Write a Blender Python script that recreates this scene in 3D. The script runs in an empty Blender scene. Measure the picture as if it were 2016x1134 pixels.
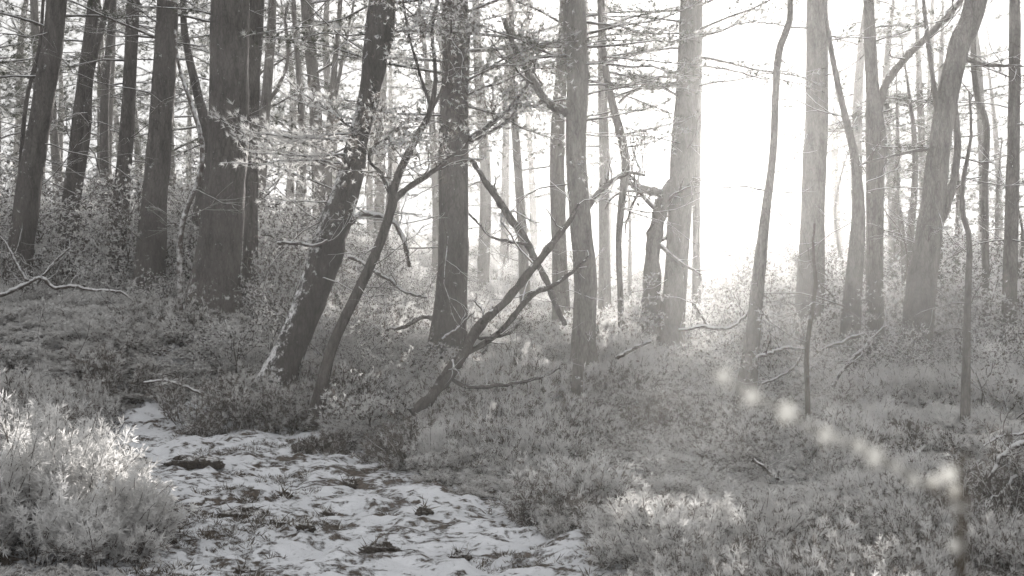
import bpy, math
import numpy as np
from mathutils import Vector

# ------------------------------------------------------------------ camera, sky, sun, exposure
scn = bpy.context.scene
R = math.radians
W, H, F = 2016.0, 1134.0, 2300.0          # photograph pixels and focal length in those pixels
HORIZON, CAM_Z = 510.0, 1.5
PITCH = math.atan((H / 2 - HORIZON) / F)  # the camera looks down by this angle
cam_d = bpy.data.cameras.new('camera')
cam = bpy.data.objects.new('camera', cam_d)
scn.collection.objects.link(cam)
cam.location = (0, 0, CAM_Z)
cam.rotation_euler = (R(90) - PITCH, 0, 0)
cam_d.sensor_width = 36.0
cam_d.lens = 36.0 * F / W
cam_d.clip_start, cam_d.clip_end = 0.05, 600
cam_d.dof.use_dof = True
cam_d.dof.focus_distance = 10.5
cam_d.dof.aperture_fstop = 6.3
scn.camera = cam

SUN_EL, SUN_AZ = R(5.0), math.atan((1460 - 1008) / F)   # azimuth to the right of +Y
world = bpy.data.worlds.new('World')
scn.world = world
world.use_nodes = True
wn, wl = world.node_tree.nodes, world.node_tree.links
wn.clear()
sky = wn.new('ShaderNodeTexSky')
sky.sky_type = 'NISHITA'
sky.sun_disc = False
sky.sun_elevation = SUN_EL
sky.sun_rotation = SUN_AZ
sky.air_density, sky.dust_density, sky.ozone_density = 1.0, 4.0, 1.0
hsv = wn.new('ShaderNodeHueSaturation')
hsv.inputs['Saturation'].default_value = 0.22
bg = wn.new('ShaderNodeBackground')
bg.inputs['Strength'].default_value = 0.15
wo = wn.new('ShaderNodeOutputWorld')
wl.new(sky.outputs[0], hsv.inputs['Color'])
sky_even = wn.new('ShaderNodeGamma')            # gamma evens the sky out for more fill light; no cloud
sky_even.inputs['Gamma'].default_value = 0.035
wl.new(hsv.outputs[0], sky_even.inputs['Color'])
wl.new(sky_even.outputs[0], bg.inputs['Color'])
wl.new(bg.outputs[0], wo.inputs['Surface'])

sun_d = bpy.data.lights.new('sun', 'SUN')
sun_d.energy = 2.3
sun_d.angle = R(0.53)
sun_d.color = (1.0, 0.955, 0.90)
sun = bpy.data.objects.new('sun', sun_d)
scn.collection.objects.link(sun)
sdir = Vector((math.sin(SUN_AZ) * math.cos(SUN_EL), math.cos(SUN_AZ) * math.cos(SUN_EL), math.sin(SUN_EL)))
sun.rotation_euler = sdir.to_track_quat('Z', 'Y').to_euler()
sun.location = (8, 30, 12)

scn.view_settings.view_transform = 'Standard'
scn.view_settings.look = 'None'
scn.view_settings.gamma = 1.0
scn.view_settings.exposure = 2.45
scn.view_settings.use_curve_mapping = False
scn.render.engine = 'CYCLES'
cy = scn.cycles
cy.use_denoising = True
cy.max_bounces, cy.diffuse_bounces, cy.glossy_bounces = 8, 5, 2
cy.transmission_bounces, cy.transparent_max_bounces, cy.volume_bounces = 5, 4, 1
cy.sample_clamp_indirect = 4.0
HAZE_DENSITY, HAZE_G = 0.0018, 0.73

# ------------------------------------------------------------------ helpers
rng = np.random.default_rng(11)

def P(px, py, d):
    """photo pixel -> world point at distance d along the view axis"""
    x = (px - W / 2) / F * d
    v = -(py - H / 2) / F * d
    c, s = math.cos(PITCH), math.sin(PITCH)
    return np.array([x, d * c + v * s, CAM_Z - d * s + v * c])

def hash2(i, j, k=0):
    n = (i.astype(np.int64) * 374761393 + j.astype(np.int64) * 668265263 + int(k) * 1274126177) & 0x7fffffff
    n = ((n ^ (n >> 13)) * 1103515245 + 12345) & 0x7fffffff
    n = ((n ^ (n >> 15)) * 69069 + 362437) & 0x7fffffff
    return n / 0x7fffffff

def vnoise(x, y, seed=0):
    x, y = np.asarray(x, float), np.asarray(y, float)
    xi, yi = np.floor(x), np.floor(y)
    fx, fy = x - xi, y - yi
    fx, fy = fx * fx * (3 - 2 * fx), fy * fy * (3 - 2 * fy)
    a, b = hash2(xi, yi, seed), hash2(xi + 1, yi, seed)
    c, d = hash2(xi, yi + 1, seed), hash2(xi + 1, yi + 1, seed)
    return (a * (1 - fx) + b * fx) * (1 - fy) + (c * (1 - fx) + d * fx) * fy

def fbm(x, y, seed=0, octv=4):
    s, a, t = 0, 1.0, 0
    for o in range(octv):
        s = s + a * vnoise(x * 2 ** o, y * 2 ** o, seed + o * 17); t += a; a *= .5
    return s / t

def sstep(a, b, x):
    t = np.clip((x - a) / (b - a), 0, 1)
    return t * t * (3 - 2 * t)

def inside(poly, x, y):
    poly = np.asarray(poly); r = np.zeros(np.shape(x), bool)
    j = len(poly) - 1
    for i in range(len(poly)):
        xi, yi, xj, yj = *poly[i], *poly[j]
        c = ((yi > y) != (yj > y)) & (x < (xj - xi) * (y - yi) / (yj - yi + 1e-12) + xi)
        r ^= c; j = i
    return r

def flat(px, py, z=0.0):
    """photo pixel -> point on the level z"""
    d = (CAM_Z - z) * F / max(py - HORIZON, 1)
    return P(px, py, d)[:2]

PATH = [flat(*p) for p in [(205, 850), (330, 832), (450, 826), (610, 836), (690, 885), (840, 935), (960, 975),
                           (1010, 1020), (1120, 1065), (1230, 1150), (1260, 1400), (230, 1400), (225, 1134), (215, 1040), (180, 930)]]
PATCHES = [[flat(*p) for p in [(10, 1060), (120, 1040), (170, 1090), (120, 1134), (-20, 1140)]],
           [flat(*p) for p in [(1590, 1075), (1700, 1065), (1790, 1110), (1700, 1150), (1580, 1150)]]]

def ground_base(x, y):
    x, y = np.asarray(x, float), np.asarray(y, float)
    lift = .92 * sstep(-1.2, -3.6, x) + .34 * (1 - sstep(-1.2, -3.6, x)) * (1 - sstep(.6, 2.8, x))
    z = lift * sstep(9.7, 13.1, y + .35 * (fbm(x * .5, y * .5, 5) - .5))
    z = z * (1 - .25 * sstep(22, 50, y)) + 1.1 * sstep(26, 56, y)
    z = z + .04 * sstep(-1.5, -2.2, x) * sstep(8.6, 7.0, y)
    z = z + (.16 * (fbm(x * .45, y * .45, 3) - .5) + .15 * (fbm(x * 1.1 + 4, y * 1.1, 13, 2) - .5) * (1 - inside(PATH, x, y))) * sstep(5, 8, y) + .3 * (fbm(x * .1, y * .1, 8) - .5) * sstep(14, 30, y)
    return z

def path_mask(x, y):
    m = inside(PATH, x + .25 * (fbm(x * 2, y * 2, 21) - .5), y + .35 * (fbm(x * 2, y * 2, 22) - .5))
    for p in PATCHES: m = m | inside(p, x, y)
    return m

def ground(x, y):
    x, y = np.asarray(x, float), np.asarray(y, float)
    z = ground_base(x, y)
    near = sstep(24, 14, y) * sstep(14, 8, np.abs(x))
    m = fbm(x * 3.1, y * 3.1, 31, 3) - .5
    z = z + near * (.11 * m + .10 * (fbm(x * 8, y * 11, 37, 3) - .5))
    return z

class MB:
    """collects shapes; build() links them as one mesh object"""
    def __init__(s): s.v, s.f3, s.m3, s.f4, s.m4, s.n = [], [], [], [], [], 0
    def add(s, v, f, mat=0):
        f = np.asarray(f)
        (s.f3 if f.shape[1] == 3 else s.f4).append(f + s.n)
        (s.m3 if f.shape[1] == 3 else s.m4).append(np.full(len(f), mat))
        s.v.append(np.asarray(v, float)); s.n += len(v)
    def tube(s, pts, rad, sides=6, mat=0, rough=0.0, seed=0, cap=True):
        pts = np.asarray(pts, float); n = len(pts)
        rad = np.broadcast_to(np.asarray(rad, float), (n,))
        t = np.gradient(pts, axis=0); t /= np.linalg.norm(t, axis=1, keepdims=True) + 1e-9
        ref = np.array([0, 1., 0]) if abs(t[:, 1]).mean() < .8 else np.array([1., 0, 0])
        u = np.cross(t, ref); u /= np.linalg.norm(u, axis=1, keepdims=True) + 1e-9
        w = np.cross(t, u)
        a = np.arange(sides) * 2 * np.pi / sides
        rr = rad[:, None] * np.ones((1, sides))
        if rough:
            L = np.concatenate([[0], np.cumsum(np.linalg.norm(np.diff(pts, axis=0), axis=1))])[:, None]
            ca, sa = np.cos(a)[None], np.sin(a)[None]
            rr = rr * (1 + rough * 2 * (.6 * (vnoise(ca * 2.2 + seed, L * 3 + sa * 2.2, seed) - .5) + .5 * (vnoise(ca * 6 + seed, L * 6 + sa * 6, seed + 5) - .5)))
        v = pts[:, None] + rr[..., None] * (np.cos(a)[None, :, None] * u[:, None] + np.sin(a)[None, :, None] * w[:, None])
        i = np.arange(n - 1)[:, None] * sides; j = np.arange(sides)[None]; k = (j + 1) % sides
        f = np.stack([i + j, i + k, i + sides + k, i + sides + j], -1).reshape(-1, 4)
        s.add(v.reshape(-1, 3), f, mat)
    def tufts(s, tmpl, pos, dirs, scale, r, mats):
        """copies of a small template (verts, tris) turned so that its +Z follows dirs"""
        tv, tf = tmpl
        pos, d = np.asarray(pos, float), np.asarray(dirs, float)
        if not len(pos): return
        d = d / (np.linalg.norm(d, axis=1, keepdims=True) + 1e-9)
        q = r.normal(size=d.shape); u = np.cross(d, q); u /= np.linalg.norm(u, axis=1, keepdims=True) + 1e-9
        w = np.cross(d, u)
        sc = np.broadcast_to(np.asarray(scale, float), (len(pos),))[:, None, None]
        v = pos[:, None] + sc * (tv[None, :, 0:1] * u[:, None] + tv[None, :, 1:2] * w[:, None] + tv[None, :, 2:3] * d[:, None])
        f = (np.arange(len(pos)) * len(tv))[:, None, None] + tf[None]
        s.f3.append(f.reshape(-1, 3) + s.n); s.m3.append(np.repeat(mats, len(tf)))
        s.v.append(v.reshape(-1, 3)); s.n += len(pos) * len(tv)
    def mesh(s, name, mats, smooth=True):
        me = bpy.data.meshes.new(name)
        v = np.concatenate(s.v) if s.v else np.zeros((0, 3))
        f3 = np.concatenate(s.f3) if s.f3 else np.zeros((0, 3), int)
        f4 = np.concatenate(s.f4) if s.f4 else np.zeros((0, 4), int)
        me.vertices.add(len(v)); me.vertices.foreach_set('co', v.ravel())
        idx = np.concatenate([f3.ravel(), f4.ravel()]).astype(np.int32)
        me.loops.add(len(idx)); me.loops.foreach_set('vertex_index', idx)
        tot = np.concatenate([np.full(len(f3), 3), np.full(len(f4), 4)]).astype(np.int32)
        st = np.concatenate([[0], np.cumsum(tot)[:-1]]).astype(np.int32) if len(tot) else tot
        me.polygons.add(len(tot)); me.polygons.foreach_set('loop_start', st)
        mi = np.concatenate([x for x in s.m3] + [x for x in s.m4]).astype(np.int32) if len(tot) else tot
        for m in mats: me.materials.append(m)
        me.polygons.foreach_set('material_index', mi)
        me.polygons.foreach_set('use_smooth', np.full(len(tot), smooth))
        me.update(calc_edges=True)
        return me
    def build(s, name, mats, parent=None, smooth=True):
        o = bpy.data.objects.new(name, s.mesh(name, mats, smooth))
        scn.collection.objects.link(o)
        if parent is not None:
            o.parent = parent; o.matrix_parent_inverse = parent.matrix_basis.inverted()
        return o

def tag(o, label, cat=None, group=None, kind=None):
    o['label'] = label
    if cat: o['category'] = cat
    if group: o['group'] = group
    if kind: o['kind'] = kind
    return o

def empty(name, loc, label, cat, group=None):
    o = bpy.data.objects.new(name, None); scn.collection.objects.link(o)
    o.location = [float(c) for c in loc]; o.empty_display_size = .2
    o.matrix_basis = o.matrix_basis.copy()
    return tag(o, label, cat, group)

def spline(pts, n):
    """Catmull-Rom through the rows of pts (any number of columns), n samples"""
    p = np.asarray(pts, float)
    if len(p) == 2: 
        t = np.linspace(0, 1, n)[:, None]; return p[0] * (1 - t) + p[1] * t
    L = np.concatenate([[0], np.cumsum(np.linalg.norm(np.diff(p[:, :3], axis=0), axis=1) ** .5)])
    q = np.vstack([2 * p[0] - p[1], p, 2 * p[-1] - p[-2]])
    out = []
    for s_ in np.linspace(0, L[-1], n):
        i = min(np.searchsorted(L, s_, 'right') - 1, len(p) - 2)
        t = (s_ - L[i]) / (L[i + 1] - L[i] + 1e-9)
        a, b, c, d = q[i:i + 4]
        out.append(.5 * (2 * b + (c - a) * t + (2 * a - 5 * b + 4 * c - d) * t * t + (3 * b - a - 3 * c + d) * t ** 3))
    return np.array(out)

# ------------------------------------------------------------------ materials
def mat(name): 
    m = bpy.data.materials.new(name); m.use_nodes = True
    n, l = m.node_tree.nodes, m.node_tree.links; n.clear()
    return m, n, l

def noise(n, l, scale, detail=4, rough=.6, vec=None, stretch=None):
    tc = n.new('ShaderNodeTexCoord'); nt = n.new('ShaderNodeTexNoise')
    nt.inputs['Scale'].default_value = scale; nt.inputs['Detail'].default_value = detail; nt.inputs['Roughness'].default_value = rough
    src = tc.outputs['Object']
    if stretch:
        mp = n.new('ShaderNodeMapping'); mp.inputs['Scale'].default_value = stretch
        l.new(src, mp.inputs['Vector']); src = mp.outputs[0]
    l.new(src, nt.inputs['Vector'])
    return nt.outputs['Fac']

def ramp(n, l, fac, stops):
    r = n.new('ShaderNodeValToRGB'); e = r.color_ramp.elements
    while len(e) < len(stops): e.new(.5)
    for i, (p, c) in enumerate(stops):
        e[i].position = p; e[i].color = (*c, 1) if len(c) == 3 else c
    l.new(fac, r.inputs[0]); return r.outputs[0]

def math_(n, l, op, a, b):
    m = n.new('ShaderNodeMath'); m.operation = op
    for i, x in enumerate((a, b)):
        if isinstance(x, (int, float)): m.inputs[i].default_value = x
        else: l.new(x, m.inputs[i])
    return m.outputs[0]

def mixc(n, l, fac, a, b):
    m = n.new('ShaderNodeMix'); m.data_type = 'RGBA'
    l.new(fac, m.inputs['Factor'])
    for k, x in ((6, a), (7, b)):
        if isinstance(x, tuple): m.inputs[k].default_value = (*x, 1)
        else: l.new(x, m.inputs[k])
    return m.outputs[2]

def normal_z(n):
    g = n.new('ShaderNodeNewGeometry'); s = n.new('ShaderNodeSeparateXYZ')
    n.id_data.links.new(g.outputs['Normal'], s.inputs[0]); return s.outputs['Z']

FROST = (.80, .80, .81)
def bark(name, c0, c1, frost_lo, frost_hi, up=.35, scale=9):
    m, n, l = mat(name)
    b = n.new('ShaderNodeBsdfPrincipled'); o = n.new('ShaderNodeOutputMaterial'); l.new(b.outputs[0], o.inputs[0])
    tc = n.new('ShaderNodeTexCoord'); mp = n.new('ShaderNodeMapping'); mp.inputs['Scale'].default_value = (1.7, 1.7, .5); l.new(tc.outputs['Object'], mp.inputs[0])
    dw = n.new('ShaderNodeTexNoise'); dw.inputs['Scale'].default_value = 9; dw.inputs['Detail'].default_value = 3; l.new(mp.outputs[0], dw.inputs['Vector'])
    va = n.new('ShaderNodeVectorMath'); va.operation = 'MULTIPLY_ADD'; va.inputs[1].default_value = (.10, .10, .10); l.new(dw.outputs['Color'], va.inputs[0]); l.new(mp.outputs[0], va.inputs[2])
    vo = n.new('ShaderNodeTexVoronoi'); vo.feature = 'DISTANCE_TO_EDGE'; vo.inputs['Scale'].default_value = scale * 2.6; l.new(va.outputs[0], vo.inputs['Vector'])
    pl = n.new('ShaderNodeMapRange'); pl.inputs[1].default_value = 0.0; pl.inputs[2].default_value = .22; l.new(vo.outputs['Distance'], pl.inputs[0])
    nf = math_(n, l, 'ADD', math_(n, l, 'MULTIPLY', noise(n, l, scale, 6, .7, stretch=(1.6, 1.6, .35)), .82), math_(n, l, 'MULTIPLY', pl.outputs[0], .13))
    col = ramp(n, l, nf, [(.3, c0), (.7, c1)])
    ff = noise(n, l, 14, 5, .75)
    f2 = math_(n, l, 'ADD', ff, math_(n, l, 'MULTIPLY', normal_z(n), up))
    fr = n.new('ShaderNodeMapRange'); fr.inputs[1].default_value = frost_lo; fr.inputs[2].default_value = frost_hi
    l.new(f2, fr.inputs[0])
    l.new(mixc(n, l, fr.outputs[0], col, FROST), b.inputs['Base Color'])
    b.inputs['Roughness'].default_value = .9
    b.inputs['Specular IOR Level'].default_value = .15
    bp = n.new('ShaderNodeBump'); bp.inputs['Strength'].default_value = .9; bp.inputs['Distance'].default_value = .03
    h = math_(n, l, 'ADD', nf, math_(n, l, 'MULTIPLY', noise(n, l, 40, 3, .7, stretch=(1, 1, .4)), .4))
    l.new(h, bp.inputs['Height']); l.new(bp.outputs[0], b.inputs['Normal'])
    return m

def leafy(name, c0, c1, trans, scale=7):
    m, n, l = mat(name)
    col = ramp(n, l, noise(n, l, scale, 3, .6), [(.3, c0), (.7, c1)])
    d = n.new('ShaderNodeBsdfDiffuse'); t = n.new('ShaderNodeBsdfTranslucent'); x = n.new('ShaderNodeMixShader'); o = n.new('ShaderNodeOutputMaterial')
    l.new(col, d.inputs[0]); l.new(col, t.inputs[0]); x.inputs[0].default_value = trans
    l.new(d.outputs[0], x.inputs[1]); l.new(t.outputs[0], x.inputs[2]); l.new(x.outputs[0], o.inputs[0])
    return m

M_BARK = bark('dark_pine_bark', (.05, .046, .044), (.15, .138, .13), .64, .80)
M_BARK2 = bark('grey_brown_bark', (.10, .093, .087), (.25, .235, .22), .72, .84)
M_FROSTBARK = bark('frost_flecked_bark', (.04, .037, .035), (.11, .102, .096), .62, .76, up=.5)
M_STEM = bark('dark_stem_bark', (.045, .041, .039), (.14, .128, .12), .80, .94)
M_TWIG = bark('twig_bark', (.06, .05, .043), (.13, .112, .1), .62, .80, up=.45, scale=20)
M_SNOWTWIG = bark('snow_laden_twig', (.07, .06, .053), (.15, .13, .12), .46, .66, up=.4, scale=20)
M_NEEDLE = leafy('pine_needle', (.05, .055, .042), (.11, .115, .088), .4)
M_NFROST = leafy('frosted_needle', (.42, .42, .41), (.72, .72, .71), .5)
M_HEATH = leafy('heather_brown', (.10, .09, .082), (.25, .225, .205), .4, 3)
M_HFROST = leafy('heather_frost', (.58, .57, .56), (.84, .84, .84), .5, 3)
M_GRASS = leafy('dead_grass', (.05, .043, .036), (.16, .135, .105), .3, 3)

def ground_material():
    m, n, l = mat('snowy_ground')
    b = n.new('ShaderNodeBsdfPrincipled'); o = n.new('ShaderNodeOutputMaterial'); l.new(b.outputs[0], o.inputs[0])
    at = n.new('ShaderNodeAttribute'); at.attribute_name = 'path'
    big = noise(n, l, 3.2, 7, .68, stretch=(1, 1.3, 1)); small = noise(n, l, 15, 6, .72, stretch=(1, 1.5, 1))
    v = math_(n, l, 'ADD', math_(n, l, 'MULTIPLY', big, .5), math_(n, l, 'MULTIPLY', small, .5))
    thr = math_(n, l, 'ADD', math_(n, l, 'MULTIPLY', at.outputs['Fac'], .017), .518)
    d = math_(n, l, 'SUBTRACT', v, thr)
    fr = n.new('ShaderNodeMapRange'); fr.inputs[1].default_value = -.02; fr.inputs[2].default_value = .035
    l.new(d, fr.inputs[0])
    soil = ramp(n, l, noise(n, l, 30, 4, .7), [(.3, (.035, .029, .025)), (.7, (.14, .115, .095))])
    snow = ramp(n, l, noise(n, l, 5, 4, .6), [(.3, (.60, .615, .645)), (.7, (.75, .765, .80))])  # bluish cast of the shade is put into the snow colour
    l.new(mixc(n, l, fr.outputs[0], snow, soil), b.inputs['Base Color'])
    b.inputs['Roughness'].default_value = .85; b.inputs['Specular IOR Level'].default_value = .2
    bp = n.new('ShaderNodeBump'); bp.inputs['Strength'].default_value = .8; bp.inputs['Distance'].default_value = .03
    l.new(math_(n, l, 'ADD', small, math_(n, l, 'MULTIPLY', fr.outputs[0], .5)), bp.inputs['Height']); l.new(bp.outputs[0], b.inputs['Normal'])
    return m
M_GROUND = ground_material()

# ------------------------------------------------------------------ the ground: one sheet
def graded(lo, a, b, hi, fine, ratio=1.07):
    mid = list(np.arange(a, b, fine)); up, s = [], fine
    c = b
    while c < hi: up.append(c); s *= ratio; c += s
    up.append(hi); dn, s, c = [], fine, a
    while c > lo: s *= ratio; c -= s; dn.append(max(c, lo))
    return np.array(dn[::-1] + mid + up)
gx, gy = graded(-40, -5.5, 5.5, 40, .045), graded(-25, 4.6, 12.5, 58, .045)
X, Y = np.meshgrid(gx, gy)
gz = ground(X, Y)
pm = path_mask(X, Y).astype(float)
# soften the path mask by a few cells
for _ in range(4):
    q = np.pad(pm, 1, mode='edge'); pm = (q[1:-1, 1:-1] * 2 + q[:-2, 1:-1] + q[2:, 1:-1] + q[1:-1, :-2] + q[1:-1, 2:]) / 6
soft = pm.copy()
for _ in range(60):
    q = np.pad(soft, 1, mode='edge'); soft = (q[1:-1, 1:-1] * 2 + q[:-2, 1:-1] + q[2:, 1:-1] + q[1:-1, :-2] + q[1:-1, 2:]) / 6
def path_soft(x, y):
    return soft[np.clip(np.searchsorted(gy, y), 0, len(gy) - 1), np.clip(np.searchsorted(gx, x), 0, len(gx) - 1)]
g = MB(); ny, nx = X.shape
i = np.arange(ny - 1)[:, None] * nx + np.arange(nx - 1)[None]
g.add(np.stack([X, Y, gz], -1).reshape(-1, 3), np.stack([i, i + 1, i + nx + 1, i + nx], -1).reshape(-1, 4))
go = g.build('ground', [M_GROUND])
ga = go.data.attributes.new('path', 'FLOAT', 'POINT')
bare = np.zeros_like(pm)                                 # trodden spots where the soil shows
for (px, py, rx, ry) in [(800, 945, .55, .28), (900, 950, .4, .2), (385, 915, .34, .25), (470, 992, .26, .22), (560, 905, .35, .2), (690, 930, .3, .2), (620, 1040, .2, .16), (340, 1065, .2, .18), (520, 1120, .22, .14), (300, 960, .2, .2)]:
    q = flat(px, py); bare = np.maximum(bare, np.exp(-((X - q[0]) / rx) ** 2 - ((Y - q[1]) / ry) ** 2))
ga.data.foreach_set('value', (pm - 3.2 * bare).ravel())
tag(go, 'snow covered forest floor with a trodden path', kind='structure')

# ------------------------------------------------------------------ foliage templates
def needle_tuft(n, l, w, spread, r, back=.3):
    v, f = [], []
    for k in range(n):
        th, ph = r.uniform(0, 2 * np.pi), abs(r.normal(0, spread))
        d = np.array([np.sin(ph) * np.cos(th), np.sin(ph) * np.sin(th), np.cos(ph)])
        s = np.cross(d, r.normal(size=3)); s /= np.linalg.norm(s)
        o = np.array([0, 0, -back * l * r.random()]); ll = l * r.uniform(.7, 1.1)
        v += [o - s * w / 2, o + s * w / 2, o + d * ll]; f.append([3 * k, 3 * k + 1, 3 * k + 2])
    return np.array(v), np.array(f)
TUFT = [needle_tuft(15, .062, .0052, .85, rng) for _ in range(3)]
TUFT_FAR = [needle_tuft(18, .15, .011, .9, rng) for _ in range(3)]
def shoot_tuft(n, l, w, spread, r):
    """a few slender curved shoots, each a narrow tapering ribbon"""
    v, f = [], []
    for k in range(n):
        th, ph = r.uniform(0, 2 * np.pi), abs(r.normal(0, spread))
        d = np.array([np.sin(ph) * np.cos(th), np.sin(ph) * np.sin(th), np.cos(ph)])
        s = np.cross(d, r.normal(size=3)); s /= np.linalg.norm(s); c = np.cross(d, s) * r.normal(0, .25)
        o = np.array([0, 0, -.25 * l * r.random()]); ll = l * r.uniform(.6, 1.2); b = len(v)
        m = o + d * ll * .55 + c * ll * .5
        v += [o - s * w * .35, o + s * w * .35, m - s * w / 2, m + s * w / 2, o + d * ll + c * ll * 1.2]
        f += [[b, b + 1, b + 3], [b, b + 3, b + 2], [b + 2, b + 3, b + 4]]
    return np.array(v), np.array(f)
SPRIG = [shoot_tuft(6, .036, .0036, .75, rng) for _ in range(3)]
LEAF = [needle_tuft(6, .03, .009, 1.1, rng) for _ in range(3)]

def branch_curve(b, az, L, el, droop, r, n=8):
    t = np.linspace(0, 1, n)[:, None]
    d = np.array([np.cos(az) * np.cos(el), np.sin(az) * np.cos(el), np.sin(el)])
    p = b + L * t * d + np.array([0, 0, 1]) * L * (-droop * t ** 2 + droop * .6 * t ** 4)
    wob = np.cumsum(r.normal(0, .085 * L / n ** .5, (n, 3)), axis=0) * t
    return p + wob

def pine_branch(wood, leaf, b, az, L, el, droop, r, far=False, frost=.35, thick=.012, dens=1.0):
    p = branch_curve(b, az, L, el, droop, r)
    wood.tube(p, np.linspace(thick * L ** .8, thick * .25, len(p)), 4, 0)
    pos, dr = [], []
    step = (.34 if far else .15) / dens
    for t in np.arange(.22, 1.0, step / L):
        i = min(int(t * (len(p) - 1)), len(p) - 2); fr_ = t * (len(p) - 1) - i
        q = p[i] * (1 - fr_) + p[i + 1] * fr_
        tang = p[i + 1] - p[i]; tang /= np.linalg.norm(tang)
        for sgn in (-1, 1):
            if r.random() < .2: continue
            a = sgn * r.uniform(.6, 1.25)
            d = np.array([tang[0] * np.cos(a) - tang[1] * np.sin(a), tang[0] * np.sin(a) + tang[1] * np.cos(a), tang[2] + r.normal(.02, .18)])
            l = L * r.uniform(.16, .36) * (1.15 - .75 * t)
            m = 4
            tt = np.linspace(0, 1, m)[:, None]
            sp = q + d * l * tt + np.array([0, 0, 1]) * (.10 * l * tt ** 2 * r.normal(0, 1)) 
            if not far: wood.tube(sp, np.linspace(thick * .35, thick * .12, m), 3, 0)
            k = max(2, int(l / (.13 if far else .055)))
            for u in np.linspace(.3, 1, k):
                pos.append(q + d * l * u + r.normal(0, .02 * (2 if far else 1), 3)); dr.append(d + np.array([0, 0, .35]) + r.normal(0, .3, 3))
    pos.append(p[-1]); dr.append(p[-1] - p[-2])
    pos, dr = np.array(pos), np.array(dr)
    T = TUFT_FAR if far else TUFT
    which = r.integers(0, 3, len(pos))
    for w in range(3):
        s = which == w
        leaf.tufts(T[w], pos[s], dr[s], r.uniform(.75, 1.25, s.sum()), r, (r.random(s.sum()) < frost).astype(int))

def grow(wood, p, d, L, rad, level, r, tips, up=.25, wob=.22, kids=(4, 7), sides=4, mat=0, ang=(.4, 1.0)):
    """a branching stem; ends of the last level are appended to tips"""
    n = 7 if level > 0 else 5
    d = np.asarray(d, float) / np.linalg.norm(d)
    pts, q = [np.asarray(p, float)], d.copy()
    for k in range(n - 1):
        q = q + r.normal(0, wob, 3) + np.array([0, 0, up * .25]); q /= np.linalg.norm(q)
        pts.append(pts[-1] + q * L / (n - 1))
    pts = np.array(pts)
    wood.tube(pts, np.linspace(rad, rad * (.45 if level else .3), n), sides if level else 3, mat)
    tips.append((pts[-1], q))
    if level == 0:
        tips.append((pts[n // 2], q)); return pts
    for k in range(r.integers(*kids)):
        t = r.uniform(.25, .97); i = min(int(t * (n - 1)), n - 2); f = t * (n - 1) - i
        b = pts[i] * (1 - f) + pts[i + 1] * f
        tg = pts[i + 1] - pts[i]; tg /= np.linalg.norm(tg)
        s = np.cross(tg, r.normal(size=3)); s /= np.linalg.norm(s)
        a = r.uniform(*ang)
        grow(wood, b, tg * np.cos(a) + s * np.sin(a), L * r.uniform(.35, .62) * (1.2 - .5 * t), rad * .5, level - 1, r, tips, up, wob, kids, sides, mat, ang)
    return pts

def leaf_tips(leaf, tips, T, r, per=3, frost=.5, sc=(.8, 1.3), jitter=.03):
    if not tips: return
    pos = np.repeat(np.array([t[0] for t in tips]), per, 0); dr = np.repeat(np.array([t[1] for t in tips]), per, 0)
    pos = pos + r.normal(0, jitter, pos.shape); dr = dr + r.normal(0, .5, dr.shape)
    which = r.integers(0, 3, len(pos))
    for w in range(3):
        s = which == w
        leaf.tufts(T[w], pos[s], dr[s], r.uniform(*sc, s.sum()), r, (r.random(s.sum()) < frost).astype(int))

# ------------------------------------------------------------------ trees traced from the photograph
def px_curve(pts, d, lean=0.0, seed=0):
    """[(x, y, width px)] -> rows x, y, z, radius in metres; lean pushes later points away from the camera"""
    rows = []
    for k, (x, y, w) in enumerate(pts):
        dd = d + lean * k / max(len(pts) - 1, 1)
        rows.append([*P(x, y, dd), w / F * dd / 2])
    return np.array(rows)

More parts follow.
